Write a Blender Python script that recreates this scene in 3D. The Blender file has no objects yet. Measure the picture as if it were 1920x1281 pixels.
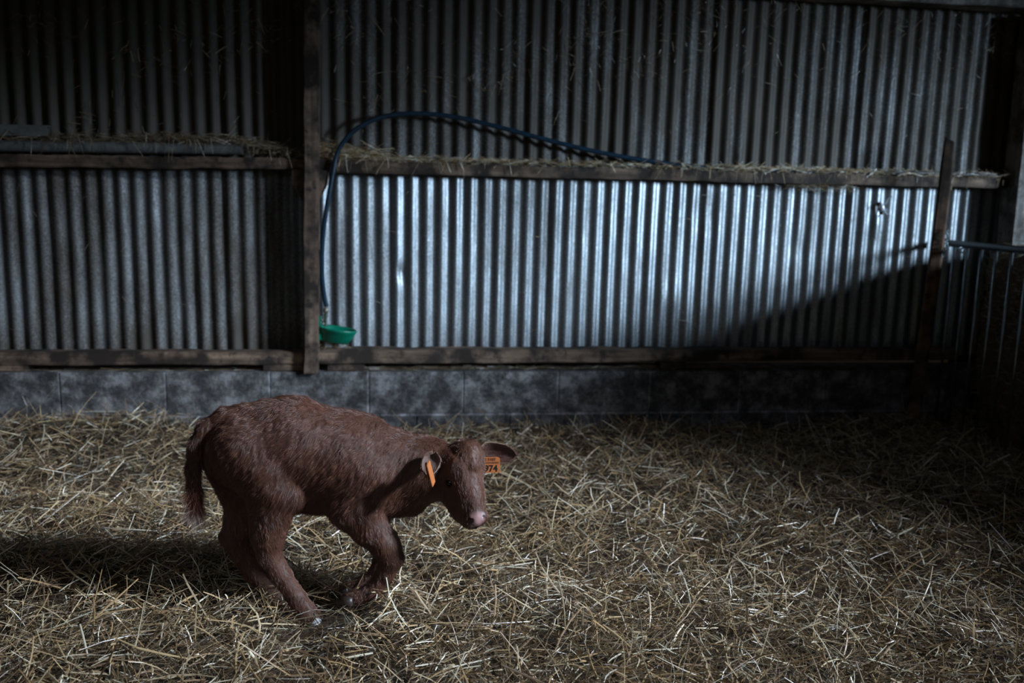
import bpy, bmesh, math
import numpy as np
from mathutils import Vector, Matrix

# ------------------------------------------------------------------ camera
S = bpy.context.scene
COL = S.collection
FPX, CAMH = 1650.0, 1.26
_yaw, _pit, _rol = math.radians(7.8), math.atan(275/1650), .025
Fv = np.array([math.sin(_yaw)*math.cos(_pit), math.cos(_yaw)*math.cos(_pit), -math.sin(_pit)])
_R0 = np.array([math.cos(_yaw), -math.sin(_yaw), 0.]); _U0 = np.cross(_R0, Fv)
Rv = _R0*math.cos(_rol) + _U0*math.sin(_rol)
Uv = -_R0*math.sin(_rol) + _U0*math.cos(_rol)
CP = np.array([0, 0, CAMH])
cd = bpy.data.cameras.new('camera'); cam = bpy.data.objects.new('camera', cd); COL.objects.link(cam)
cam.matrix_world = Matrix(((Rv[0], Uv[0], -Fv[0], CP[0]), (Rv[1], Uv[1], -Fv[1], CP[1]), (Rv[2], Uv[2], -Fv[2], CP[2]), (0, 0, 0, 1)))
cd.sensor_width = 36; cd.lens = FPX/1920*36; cd.clip_start = .05
cd.dof.use_dof = True; cd.dof.focus_distance = 2.55; cd.dof.aperture_fstop = 2.2
S.camera = cam

# ------------------------------------------------------------------ light and exposure
S.view_settings.view_transform = 'Standard'; S.view_settings.look = 'None'
S.view_settings.exposure = 0.0; S.view_settings.gamma = 1.0; S.view_settings.use_curve_mapping = False
w = bpy.data.worlds.new('barn_air'); S.world = w; w.use_nodes = True
w.node_tree.nodes['Background'].inputs[0].default_value = (.85, .68, .50, 1)
w.node_tree.nodes['Background'].inputs[1].default_value = .008

def area(name, loc, target, sx, sy, power, col, spread=180):
    l = bpy.data.lights.new(name, 'AREA'); l.shape = 'RECTANGLE'; l.size = sx; l.size_y = sy
    l.energy = power; l.color = col; l.spread = math.radians(spread)
    o = bpy.data.objects.new(name, l); COL.objects.link(o); o.location = loc
    o.rotation_euler = (Vector(target)-Vector(loc)).to_track_quat('-Z', 'Y').to_euler()
    return o
# the barn door far to the right: cold daylight over the bale
area('door_daylight', (8.6, -.8, 2.42), (1.95, 4.6, .55), 2.0, 1.0, 30, (.58, .78, 1.0), 26)
# added soft fill from above and behind the camera
area('front_fill', (-.9, -3.0, 3.7), (-.1, 2.35, 0), 3.2, 2.0, 3.2, (.74, .84, 1.0), 50)
# added lamp high at right to light the calf and the straw
area('pen_fill', (4.9, .5, 3.5), (-.35, 3.0, .15), .7, .5, 33, (.72, .84, 1.0), 37)

# ------------------------------------------------------------------ helpers
rng = np.random.default_rng(7)
def ray(x, y): return Fv*FPX + Rv*(x-960) + Uv*(640.5-y)
def atY(x, y, Y): d = ray(x, y); return CP + d*Y/d[1]
def atX(x, y, X): d = ray(x, y); return CP + d*X/d[0]
def atZ(x, y, Z=0): d = ray(x, y); return CP + d*(Z-CAMH)/d[2]

def tag(o, label=None, cat=None, group=None, kind=None):
    if label: o['label'] = label
    if cat: o['category'] = cat
    if group: o['group'] = group
    if kind: o['kind'] = kind
    return o

def mesh_np(name, V, Fq, mat, parent=None, smooth=False, attr=None):
    """V (n,3), Fq (m,k) -> one mesh object; attr = per-vertex rgb"""
    me = bpy.data.meshes.new(name)
    V = np.asarray(V, np.float32); Fq = np.asarray(Fq, np.int32); m, k = Fq.shape
    me.vertices.add(len(V)); me.vertices.foreach_set('co', V.ravel())
    me.loops.add(m*k); me.loops.foreach_set('vertex_index', Fq.ravel())
    me.polygons.add(m); me.polygons.foreach_set('loop_start', np.arange(0, m*k, k, dtype=np.int32))
    me.polygons.foreach_set('loop_total', np.full(m, k, np.int32))
    me.polygons.foreach_set('use_smooth', np.full(m, smooth))
    me.update(calc_edges=True); me.validate()
    if attr is not None:
        a = me.color_attributes.new('tint', 'FLOAT_COLOR', 'POINT')
        c = np.ones((len(V), 4), np.float32); c[:, :3] = attr; a.data.foreach_set('color', c.ravel())
    if mat: me.materials.append(mat)
    o = bpy.data.objects.new(name, me); COL.objects.link(o)
    if parent: o.parent = parent
    return o

def bm_obj(name, bm, mat, parent=None, smooth=False):
    bmesh.ops.recalc_face_normals(bm, faces=bm.faces)
    me = bpy.data.meshes.new(name); bm.to_mesh(me); bm.free()
    if smooth: me.polygons.foreach_set('use_smooth', np.full(len(me.polygons), True))
    if mat: me.materials.append(mat)
    o = bpy.data.objects.new(name, me); COL.objects.link(o)
    if parent: o.parent = parent
    return o

def empty(name, loc):
    o = bpy.data.objects.new(name, None); COL.objects.link(o); o.location = loc; o.empty_display_size = .1
    bpy.context.view_layer.update()
    return o
def adopt(o, parent):
    """parent a mesh that was built in world coordinates"""
    o.parent = parent; o.matrix_parent_inverse = Matrix.Translation(parent.location).inverted()
    return o

def noise3(P, scale, seed=0, octaves=1):
    """smooth value noise, numpy"""
    P = np.asarray(P, np.float64); out = np.zeros(P.shape[:-1]); amp = 1.; tot = 0
    for o_ in range(octaves):
        Q = P/scale*(2**o_) + 37.1*seed + 11.3*o_
        I = np.floor(Q).astype(np.int64); f = Q-I; f = f*f*(3-2*f)
        def hsh(i, j, k):
            n = (i*374761393 + j*668265263 + k*2147483647 + (seed+o_*7)*1274126177) & 0xffffffff
            n = ((n ^ (n >> 13))*1274126177) & 0xffffffff
            return ((n ^ (n >> 16)) & 0xffff)/65535.
        r = 0
        for a in (0, 1):
            wa = f[..., 0] if a else 1-f[..., 0]
            for b in (0, 1):
                wb = f[..., 1] if b else 1-f[..., 1]
                for c in (0, 1):
                    wc = f[..., 2] if c else 1-f[..., 2]
                    r = r + wa*wb*wc*hsh(I[..., 0]+a, I[..., 1]+b, I[..., 2]+c)
        out += amp*(r*2-1); tot += amp; amp *= .5
    return out/tot

def tube(name, pts, rad, mat, parent=None, sides=12, cap=True):
    """round tube along points; rad a number or list"""
    pts = np.asarray(pts, float); n = len(pts)
    rad = np.full(n, rad) if np.isscalar(rad) else np.asarray(rad)
    T = np.gradient(pts, axis=0); T /= np.linalg.norm(T, axis=1)[:, None]
    ref = np.array([0, 1, 0.]) if abs(T[0][1]) < .8 else np.array([1., 0, 0])
    V = []
    for i in range(n):
        a = ref - T[i]*np.dot(ref, T[i]); a /= np.linalg.norm(a); b = np.cross(T[i], a); ref = a
        for s in range(sides):
            t = 2*math.pi*s/sides; V.append(pts[i] + rad[i]*(a*math.cos(t)+b*math.sin(t)))
    bm = bmesh.new(); vs = [bm.verts.new(v) for v in V]
    for i in range(n-1):
        for s in range(sides):
            s2 = (s+1) % sides
            bm.faces.new((vs[i*sides+s], vs[i*sides+s2], vs[(i+1)*sides+s2], vs[(i+1)*sides+s]))
    if cap:
        bm.faces.new(vs[:sides][::-1]); bm.faces.new(vs[-sides:])
    return bm_obj(name, bm, mat, parent, smooth=True)

def spline(P, n):
    """Catmull-Rom through points"""
    P = np.asarray(P, float); Q = np.vstack([2*P[0]-P[1], P, 2*P[-1]-P[-2]]); out = []
    m = len(P)-1
    for t in np.linspace(0, m, n):
        i = min(int(t), m-1); u = t-i; a, b, c, d = Q[i], Q[i+1], Q[i+2], Q[i+3]
        out.append(.5*((2*b)+(-a+c)*u+(2*a-5*b+4*c-d)*u*u+(-a+3*b-3*c+d)*u**3))
    return np.array(out)

# ------------------------------------------------------------------ materials
def newmat(name):
    m = bpy.data.materials.new(name); m.use_nodes = True; nt = m.node_tree
    return m, nt, nt.nodes['Principled BSDF']
def nd(nt, t, **kw):
    n = nt.nodes.new(t)
    for k, v in kw.items():
        if k.startswith('i_'): n.inputs[int(k[2:])].default_value = v
        else: setattr(n, k, v)
    return n
def ramp(nt, fac, stops):
    r = nd(nt, 'ShaderNodeValToRGB'); el = r.color_ramp.elements
    while len(el) < len(stops): el.new(.5)
    for e, (p, c) in zip(el, stops): e.position = p; e.color = (*c, 1) if len(c) == 3 else c
    nt.links.new(fac, r.inputs[0]); return r
def coords(nt, scale):
    tc = nd(nt, 'ShaderNodeTexCoord'); mp = nd(nt, 'ShaderNodeMapping'); mp.inputs['Scale'].default_value = scale
    nt.links.new(tc.outputs['Object'], mp.inputs[0]); return mp.outputs[0]
def noise(nt, vec, scale, detail=4, rough=.6):
    n = nd(nt, 'ShaderNodeTexNoise'); n.inputs['Scale'].default_value = scale; n.inputs['Detail'].default_value = detail
    n.inputs['Roughness'].default_value = rough; nt.links.new(vec, n.inputs['Vector']); return n.outputs[0]
def mixc(nt, fac, a, b, mode='MIX'):
    m = nd(nt, 'ShaderNodeMix', data_type='RGBA', blend_type=mode)
    for s, i in ((fac, 0), (a, 6), (b, 7)):
        if hasattr(s, 'links'): nt.links.new(s, m.inputs[i])
        else: m.inputs[i].default_value = s if i == 0 else (*s, 1)
    return m.outputs[2]
def bump(nt, h, strength, dist, bsdf):
    b = nd(nt, 'ShaderNodeBump'); b.inputs['Strength'].default_value = strength; b.inputs['Distance'].default_value = dist
    nt.links.new(h, b.inputs['Height']); nt.links.new(b.outputs[0], bsdf.inputs['Normal'])

def wood_mat(name, dark, mid, light, axis):
    m, nt, b = newmat(name)
    sc = [26, 26, 26]; sc[axis] = 1.6
    v = coords(nt, sc); g = noise(nt, v, 1.0, 6, .7)
    v2 = coords(nt, (5, 5, 5)); s = noise(nt, v2, 1.2, 4, .6)
    v3 = coords(nt, (14, 14, 14)); s3 = noise(nt, v3, 1.0, 5, .7)
    c = ramp(nt, g, [(.3, dark), (.52, mid), (.75, light)])
    st = ramp(nt, s, [(.42, (.0, .0, .0)), (.58, (1, 1, 1))])
    c2 = mixc(nt, st.outputs[0], tuple(x*.55 for x in dark), c.outputs[0])
    st3 = ramp(nt, s3, [(.56, (0, 0, 0)), (.68, (1, 1, 1))])
    c3 = mixc(nt, st3.outputs[0], c2, tuple(x*.6 for x in dark))
    nt.links.new(c3, b.inputs['Base Color']); b.inputs['Roughness'].default_value = .85
    bump(nt, g, .6, .004, b); return m
WOODH = wood_mat('weathered_wood_horizontal', (.055, .036, .025), (.19, .125, .085), (.42, .29, .20), 0)
WOODV = wood_mat('weathered_wood_vertical', (.055, .037, .027), (.18, .12, .085), (.38, .28, .20), 2)
REDWOOD = wood_mat('brown_stake_wood', (.055, .030, .018), (.15, .085, .05), (.26, .155, .095), 2)
GREYWOOD = wood_mat('grey_bleached_wood', (.16, .14, .12), (.34, .31, .28), (.5, .47, .44), 2)

def tin_mat():
    m, nt, b = newmat('galvanised_tin')
    v = coords(nt, (1, 1, 1))
    big = noise(nt, coords(nt, (2.2, 2.2, .9)), 1.0, 5, .65)
    stripe = noise(nt, coords(nt, (9, 9, 1.1)), 1.0, 4, .6)
    fine = noise(nt, v, 95, 3, .7)
    sp = nd(nt, 'ShaderNodeTexVoronoi'); sp.inputs['Scale'].default_value = 150; nt.links.new(v, sp.inputs['Vector'])
    zinc = ramp(nt, sp.outputs['Color'], [(.1, (.30, .33, .35)), (.9, (.50, .54, .57))])
    # grime: patches and streaks, plus light falloff painted upward and leftward
    sep = nd(nt, 'ShaderNodeSeparateXYZ'); nt.links.new(v, sep.inputs[0])
    def mth(op, a, c=None, cl=False):
        q = nd(nt, 'ShaderNodeMath', operation=op, use_clamp=cl)
        for i, s_ in enumerate((a, c)):
            if s_ is None: continue
            if hasattr(s_, 'links'): nt.links.new(s_, q.inputs[i])
            else: q.inputs[i].default_value = s_
        return q.outputs[0]
    def rng_(x, a, b_, lo, hi):
        q = nd(nt, 'ShaderNodeMapRange', interpolation_type='SMOOTHSTEP'); nt.links.new(x, q.inputs[0])
        for i, s_ in enumerate((a, b_, lo, hi)): q.inputs[i+1].default_value = s_
        return q.outputs[0]
    z = sep.outputs[2]
    up = rng_(z, 1.36, 1.44, 0, .72)           # second tier dustier, and painted darker where the light falls off
    low = rng_(z, .40, .62, .16, 0)            # splash zone
    left = rng_(sep.outputs[0], -.5, -.38, .5, 0)   # painted darker left of the post, far from the light
    base = mth('ADD', mth('MULTIPLY', mth('SUBTRACT', big, .5), 1.5), mth('MULTIPLY', mth('SUBTRACT', stripe, .5), 1.3))
    g = mth('ADD', mth('ADD', mth('ADD', base, up), mth('ADD', low, left)), mth('MULTIPLY', mth('SUBTRACT', fine, .5), 1.0))
    gm = mth('ADD', g, .30, True)
    grime_shade = mixc(nt, noise(nt, v, 6, 3), (.055, .048, .040), (.11, .09, .07))
    col = mixc(nt, gm, zinc.outputs[0], grime_shade)
    nt.links.new(col, b.inputs['Base Color'])
    nt.links.new(rng_(gm, 0, 1, .95, .35), b.inputs['Metallic'])
    nt.links.new(rng_(gm, 0, 1, .44, .66), b.inputs['Roughness'])
    bump(nt, fine, .25, .002, b)
    return m
TIN = tin_mat()

def block_mat():
    m, nt, b = newmat('concrete_block')
    v = coords(nt, (1, 1, 1))
    n1 = noise(nt, v, 9, 9, .75); n2 = noise(nt, v, 60, 3, .7); n3 = noise(nt, v, 2.2, 3, .5)
    c = ramp(nt, n1, [(.43, (.020, .019, .020)), (.485, (.085, .08, .08)), (.54, (.17, .165, .17)), (.61, (.36, .345, .355))])
    c2 = mixc(nt, .22, c.outputs[0], ramp(nt, n2, [(.3, (.05, .05, .05)), (.7, (.3, .3, .3))]).outputs[0])
    a = nd(nt, 'ShaderNodeVertexColor', layer_name='tint')
    c3 = mixc(nt, 1.0, c2, a.outputs[0], 'MULTIPLY')
    nt.links.new(c3, b.inputs['Base Color']); b.inputs['Roughness'].default_value = .9
    bump(nt, n2, .7, .004, b); return m
BLOCK = block_mat()

def tint_mat(name, rough=.6, spec=.4, mul=1.0, sheen=0, trans=0):
    m, nt, b = newmat(name)
    a = nd(nt, 'ShaderNodeVertexColor', layer_name='tint')
    nt.links.new(a.outputs[0], b.inputs['Base Color']); b.inputs['Roughness'].default_value = rough
    b.inputs['Specular IOR Level'].default_value = spec
    if sheen: b.inputs['Sheen Weight'].default_value = sheen
    return m
STRAW = tint_mat('straw', .33, .8)

def plain(name, col, rough=.5, metal=0, spec=.5, nscale=30, var=.25, bmp=.0):
    m, nt, b = newmat(name)
    n = noise(nt, coords(nt, (1, 1, 1)), nscale, 4)
    c = ramp(nt, n, [(.3, tuple(x*(1-var) for x in col)), (.7, tuple(min(1, x*(1+var)) for x in col))])
    nt.links.new(c.outputs[0], b.inputs['Base Color']); b.inputs['Roughness'].default_value = rough
    b.inputs['Metallic'].default_value = metal; b.inputs['Specular IOR Level'].default_value = spec
    if bmp: bump(nt, n, bmp, .002, b)
    return m
EARTH = plain('matted_straw_bed', (.050, .034, .020), .9, nscale=40, var=.6, bmp=.8)
PLASTIC = plain('grey_plastic', (.15, .165, .16), .5)
HOSEM = plain('blue_black_hose', (.008, .030, .055), .30, spec=.6)
GREEN = plain('green_enamel', (.0, .17, .10), .32, nscale=25)
BRASS = plain('limed_brass', (.36, .33, .27), .5, .6, nscale=90, var=.4)
STEEL = plain('galvanised_bar', (.34, .38, .41), .34, .9)
DARKSTEEL = plain('dark_painted_tube', (.035, .038, .04), .5, .4)
ORANGE = plain('orange_tag_plastic', (.52, .17, .055), .4, nscale=60, var=.1)
INK = plain('black_ink', (.012, .010, .008), .6, var=.1)
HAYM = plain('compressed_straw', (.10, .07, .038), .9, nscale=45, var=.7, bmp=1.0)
EYEM = plain('dark_wet_eye', (.006, .008, .012), .08, spec=.9, var=.2)

# ------------------------------------------------------------------ the ground and the walls
D = 4.67
def gz(x, y):
    """height of the straw bed"""
    x = np.asarray(x, float); y = np.asarray(y, float)
    P = np.stack([x, y, np.zeros_like(x)], -1)
    h = .034*noise3(P, .55, 3) + .030*noise3(P, .20, 4) + .016*noise3(P, .08, 5)
    left = 1/(1+np.exp((x+.75)/.12)); edge = np.exp(-((y-4.42)/.28)**2)
    h = h + .105*left*edge*(.6+.4*np.cos((x+1.35)*3.0)) + .012*np.exp(-((y-4.45)/.15)**2)
    right = 1/(1+np.exp(-(x-.9)/.25)); h = h + .035*right*edge
    return h
nx, ny = 220, 150
gx, gy = np.meshgrid(np.linspace(-4.2, 4.6, nx), np.linspace(-.6, 4.56, ny), indexing='ij')
Z = gz(gx, gy) - .018
V = np.stack([gx, gy, Z], -1).reshape(-1, 3)
I = np.arange(nx*ny).reshape(nx, ny)
Fq = np.stack([I[:-1, :-1], I[1:, :-1], I[1:, 1:], I[:-1, 1:]], -1).reshape(-1, 4)
tag(mesh_np('floor', V, Fq, EARTH, smooth=True), kind='structure')

# corrugated sheets of the back wall: two tiers, dented, with a torn hole
PITCH = .0762
def tin(name, x0, x1, z0, z1, yoff, phase, seed, hole=None, amp=.0095):
    n = int((x1-x0)/PITCH*12); rows = int((z1-z0)/.022)
    X, Zz = np.meshgrid(np.linspace(x0, x1, n), np.linspace(z0, z1, rows), indexing='ij')
    P = np.stack([X, np.zeros_like(X), Zz], -1)
    shift = .006*noise3(P*np.array([1, 1, .4]), .45, seed)
    a = amp*(1+.20*noise3(P*np.array([1, 1, .25]), .12, seed+1))
    Y = yoff + a*np.cos(2*np.pi*(X-phase+shift)/PITCH) + .010*noise3(P, .8, seed+2) + .0022*noise3(P, .10, seed+3)
    k = ((X-x0) % .84)/.84                              # side laps, one sheet every 11 ribs
    Y = Y + .004*(k-.5)
    for (dx, dz, r, d) in DENTS:
        Y = Y + d*np.exp(-((X-dx)**2+(Zz-dz)**2*.35)/r**2)
    V = np.stack([X, Y, Zz], -1).reshape(-1, 3); I = np.arange(n*rows).reshape(n, rows)
    Fq = np.stack([I[:-1, :-1], I[1:, :-1], I[1:, 1:], I[:-1, 1:]], -1).reshape(-1, 4)
    if hole:
        c = V[Fq].mean(1); hx, hz, rx, rz, tilt = hole
        ux = (c[:, 0]-hx)*math.cos(tilt)+(c[:, 2]-hz)*math.sin(tilt); uz = -(c[:, 0]-hx)*math.sin(tilt)+(c[:, 2]-hz)*math.cos(tilt)
        Fq = Fq[(ux/rx)**2+(uz/rz)**2 > 1]
    return tag(mesh_np(name, V, Fq, TIN, smooth=True), kind='structure')
ph = atY(810, 560, D)[0] + .005
hp = atY(1651, 391, D)
dd = [atY(x, y, D) for x, y in ((1256, 560), (1500, 470), (1320, 395), (752, 512), (350, 590), (1130, 300), (1640, 420))]
DENTS = [(p[0], p[2], r, d) for p, r, d in zip(dd, (.05, .06, .05, .022, .09, .06, .045), (-.012, .010, .012, .012, .012, .01, -.014))]
tin('wall_back', -4.2, 3.44, .40, 1.43, D, ph, 11, hole=(hp[0], hp[2], .021, .036, .5))
tin('wall_back', -4.2, 3.44, 1.36, 2.95, D-.016, ph+.002, 21)
# torn lips of the hole, curled inward, near-white to imitate daylight coming through
def lip(p, q, wdt, curl, name='torn_lip'):
    p = atY(*p, D-.015); q = atY(*q, D-.015); d = q-p; L = np.linalg.norm(d); d /= L
    s = np.cross(d, [0, 1, 0]); V = []; nu, nv = 10, 5
    for i in range(nu):
        u = i/(nu-1)
        for j in range(nv):
            v = (j/(nv-1)-.5)*wdt*(1-.7*u*u)
            V.append(p + d*L*math.sin(u*1.4)/1.4*1.25 + s*v + np.array([0, -curl*(u**1.5) - 2.2*v*v/wdt, 0]))
    I = np.arange(nu*nv).reshape(nu, nv)
    Fq = np.stack([I[:-1, :-1], I[1:, :-1], I[1:, 1:], I[:-1, 1:]], -1).reshape(-1, 4)
    return V, Fq
DAYWHITE = plain('daylight_white_zinc', (.82, .85, .88), .3, .25, spec=.9, nscale=60, var=.06)
tear = empty('torn_metal', tuple(atY(1651, 391, D-.02)))
tag(tear, 'torn and curled metal, painted white as daylight, around the hole in the corrugated wall', 'torn metal')
for a in (((1660, 383), (1668, 365), .011, .03), ((1659, 392), (1662, 404), .018, .02), ((1643, 386), (1642, 404), .012, .012)):
    V, Fq = lip(*a); adopt(mesh_np('metal_lip', V, Fq, DAYWHITE, smooth=True), tear)
hd = (hp-CP)/np.linalg.norm(hp-CP)
def curl_lip(c, rx, ry, rz, tilt):
    bm = bmesh.new(); bmesh.ops.create_uvsphere(bm, u_segments=20, v_segments=14, radius=1)
    bmesh.ops.delete(bm, geom=[v for v in bm.verts if v.co.y > .25 or v.co.z < -.8], context='VERTS')
    for v in bm.verts:
        x, y, z = v.co; k = 1+.12*math.sin(5*math.atan2(z, x)); x, z = x*rx*k, z*rz*k
        v.co = (c[0]+x*math.cos(tilt)-z*math.sin(tilt), c[1]+y*ry, c[2]+x*math.sin(tilt)+z*math.cos(tilt))
    return bm_obj('metal_lip', bm, DAYWHITE, smooth=True)
adopt(curl_lip(atY(1653, 389, D-.014), .016, .016, .024, .45), tear)  # pale convex piece added as the bright spot of the hole
adopt(curl_lip(atY(1649, 405, D-.012), .006, .007, .007, 0), tear)
area('hole_daylight', tuple(hp+hd*.16), tuple(hp), .10, .10, .35, (.8, .93, 1.0))

# concrete block plinth (one mesh, mortar joints in relief)
BY = 4.54
def blocks():
    bm = bmesh.new(); lay = bm.loops.layers.float_color.new('tint')
    def bx(x0, x1, y0, y1, z0, z1, c):
        vs = [bm.verts.new(v) for v in ((x0, y0, z0), (x1, y0, z0), (x1, y1, z0), (x0, y1, z0), (x0, y0, z1), (x1, y0, z1), (x1, y1, z1), (x0, y1, z1))]
        for f in ((0, 1, 5, 4), (1, 2, 6, 5), (2, 3, 7, 6), (3, 0, 4, 7), (4, 5, 6, 7), (3, 2, 1, 0)):
            fc = bm.faces.new([vs[i] for i in f])
            for l in fc.loops: l[lay] = (*c, 1)
    zt = float(atY(960, 697, BY)[2]); zm = float(atY(960, 777, BY)[2])
    bx(-4.2, 3.75, BY+.003, 4.80, -.2, zt-.002, (1.75, 1.75, 1.8))
    xs = [atY(x, 740, BY)[0] for x in (112, 310, 505, 690, 868, 1045, 1217, 1385, 1543, 1700)]
    step = xs[1]-xs[0]; xs = [xs[0]-step*k for k in (5, 4, 3, 2, 1)] + xs + [xs[-1]+step]
    for i in range(len(xs)-1):
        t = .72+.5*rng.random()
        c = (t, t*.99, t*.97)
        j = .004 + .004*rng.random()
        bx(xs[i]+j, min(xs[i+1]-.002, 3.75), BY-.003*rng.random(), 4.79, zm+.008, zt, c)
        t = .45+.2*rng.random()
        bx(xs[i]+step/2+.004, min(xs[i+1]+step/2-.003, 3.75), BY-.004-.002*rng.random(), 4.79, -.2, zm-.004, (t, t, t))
    return bm, zt
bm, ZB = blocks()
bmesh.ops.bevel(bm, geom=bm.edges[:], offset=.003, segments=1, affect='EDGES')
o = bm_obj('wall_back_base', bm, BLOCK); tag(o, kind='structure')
# near-black boarding put in for the darkness beyond the tin
def board_wall():
    bm = bmesh.new()
    for k in range(9):
        x0 = 3.40+k*.15
        bmesh.ops.create_cube(bm, size=1, matrix=Matrix.Translation((x0+.072, 4.93, 1.4)) @ Matrix.Diagonal((.145, .025, 3.2, 1)))
    return bm
DARKWOOD = wood_mat('dark_boards', (.012, .009, .007), (.035, .026, .02), (.06, .045, .035), 2)
tag(bm_obj('wall_right', board_wall(), DARKWOOD), kind='structure')

# ------------------------------------------------------------------ timbers
def timber(name, c, y0, depth, mat, label, cat, jit=.003, seed=1, group=None, parent=None, seg=None):
    """c = four world (x,z) corners of the front face: left-top, right-top, right-bottom, left-bottom"""
    lt, rt, rb, lb = [np.array(p, float) for p in c]
    L = max(np.linalg.norm(rt-lt), .01); Hh = max(np.linalg.norm(lb-lt), .01)
    nu = seg or max(3, int(L/.06)+1); nv = max(3, int(Hh/.06)+1)
    nw = 3
    bm = bmesh.new(); g = {}
    for i in range(nu):
        for j in range(nv):
            for k in range(nw):
                if 0 < i < nu-1 and 0 < j < nv-1 and 0 < k < nw-1: continue
                u, v = i/(nu-1), j/(nv-1)
                p = lt*(1-u)*(1-v)+rt*u*(1-v)+rb*u*v+lb*(1-u)*v
                q = np.array([p[0], y0+depth*k/(nw-1), p[1]])
                q = q + jit*np.array([noise3(q, .12, seed), noise3(q, .12, seed+5), noise3(q, .12, seed+9)])
                g[i, j, k] = bm.verts.new(q)
    def quad(a, b, c_, d):
        if all(x in g for x in (a, b, c_, d)): bm.faces.new((g[a], g[b], g[c_], g[d]))
    for i in range(nu-1):
        for j in range(nv-1):
            for k in (0, nw-1): quad((i, j, k), (i+1, j, k), (i+1, j+1, k), (i, j+1, k))
        for k in range(nw-1):
            for j in (0, nv-1): quad((i, j, k), (i+1, j, k), (i+1, j, k+1), (i, j, k+1))
    for j in range(nv-1):
        for k in range(nw-1):
            for i in (0, nu-1): quad((i, j, k), (i, j+1, k), (i, j+1, k+1), (i, j, k+1))
    bmesh.ops.recalc_face_normals(bm, faces=bm.faces)
    sharp = [e for e in bm.edges if len(e.link_faces) == 2 and e.calc_face_angle(0) > .9]
    bmesh.ops.bevel(bm, geom=sharp, offset=min(.005, Hh*.15), segments=2, affect='EDGES')
    o = bm_obj(name, bm, mat)
    if label: tag(o, label, cat, group)
    return o
def pxz(Y, *pts): return [(atY(x, y, Y)[0], atY(x, y, Y)[2]) for x, y in pts]

YR = 4.575; YP = 4.505
post = timber('timber_post', pxz(YP, (568, -70), (598, -70), (596, 702), (569, 702)), YP, .125, WOODV,
              'tall square wooden post standing on the blocks between the two wall bays', 'wooden post', .004, 3)
RT = pxz(YR, (598, 299), (1906, 336), (1906, 354), (598, 322))
railR = timber('timber_rail', RT, YR, .078, WOODH, 'long horizontal wooden rail across the wall right of the post', 'wooden rail', .006, 5)
RL = pxz(YR, (-420, 283), (568, 297), (568, 317), (-420, 309))
railL = timber('timber_rail', RL, YR, .078, WOODH, 'dark horizontal wooden rail left of the post carrying pipes', 'wooden rail', .005, 8)
timber('knee_block', pxz(YR-.02, (546, 317), (569, 318), (569, 378), (546, 345)), YR-.02, .07, WOODV,
       'small tapered wooden block under the left rail against the post', 'wooden block', .003, 9)
timber('knee_block', pxz(YR-.02, (596, 319), (616, 320), (613, 345), (596, 378)), YR-.02, .07, WOODV,
       'small tapered wooden block under the right rail against the post', 'wooden block', .003, 12)
timber('sill_beam', pxz(YR-.02, (597, 656), (1800, 656), (1800, 675), (597, 683)), YR-.02, .10, WOODH,
       'dark wooden sill beam under the tin right of the post', 'wooden beam', .006, 15)
timber('sill_beam', pxz(YR-.02, (-430, 662), (569, 661), (569, 684), (-430, 688)), YR-.02, .10, WOODH,
       'lighter brown wooden sill beam under the tin left of the post', 'wooden beam', .005, 17)
for k, (x0, x1, lab) in enumerate(((-160, 50, 'wooden packing block under the left sill beam at the far left'),
                                  (492, 568, 'wooden packing block under the left sill beam beside the post'),
                                  (613, 684, 'dark wooden packing block under the right sill beam near the drinking bowl'),
                                  (1237, 1288, 'small dark packing block under the middle of the right sill beam'))):
    c = pxz(YR-.018, (x0, 684 if x0 < 700 else 680), (x1, 684 if x0 < 700 else 680), (x1, 702), (x0, 702)); c = [(p[0], max(p[1], ZB) if i < 2 else ZB+.001) for i, p in enumerate(c)]
    timber('packing_block', c, YR-.018, .09, WOODH, lab, 'wooden block', .002, 20+k)
ztop = atY(1920, 14, YP)[2]
timber('ceiling_beam', [(-.30, 2.75), (3.9, 2.75), (3.9, ztop), (-.30, ztop-.0)], YP, .14, GREYWOOD,
       'grey timber beam along the very top of the tin wall at right', 'wooden beam', .005, 31)
timber('timber_post', pxz(YP, (1944, 20), (1990, 20), (1925, 640), (1877, 640)), YP, .13, GREYWOOD,
       'pale grey post at the right edge behind the straw bale', 'wooden post', .004, 33)
# leaning stake
def stake():
    Y = 4.40
    a, b = atY(1781, 262, Y), atY(1714, 792, Y)
    b = b + (b-a)*.06
    n = 14; V = []; d = (b-a)/np.linalg.norm(b-a); s = np.array([d[2]*-1, 0, d[0]]); 
    bm = bmesh.new(); rings = []
    for i in range(n):
        t = i/(n-1); c = a+(b-a)*t
        w_ = (.027+.004*t)*(1 if i else .80); c = c + s*(.006*math.sin(t*5))
        top = 0
        sa, ca2 = math.sin(-.5), math.cos(-.5); fs = s*ca2 + np.array([0, sa, 0]); ft = np.array([0, ca2, 0]) - s*sa
        rings.append([bm.verts.new(c + fs*w_*1.15*u + ft*(.012*v) + (d*(.012*(u if i == 0 else 0)))) for u, v in
                      ((-1, -.6), (-.7, -1), (.7, -1), (1, -.6), (1, .6), (.7, 1), (-.7, 1), (-1, .6))])
    for r0, r1 in zip(rings, rings[1:]):
        for k in range(8): bm.faces.new((r0[k], r0[(k+1) % 8], r1[(k+1) % 8], r1[k]))
    bm.faces.new(rings[0]); bm.faces.new(rings[-1][::-1])
    return bm_obj('wooden_stake', bm, REDWOOD)
st = stake(); tag(st, 'leaning brown wooden stake at the end of the metal gate', 'wooden stake')
adopt_p = atY(1787, 259, 4.40)

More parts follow.
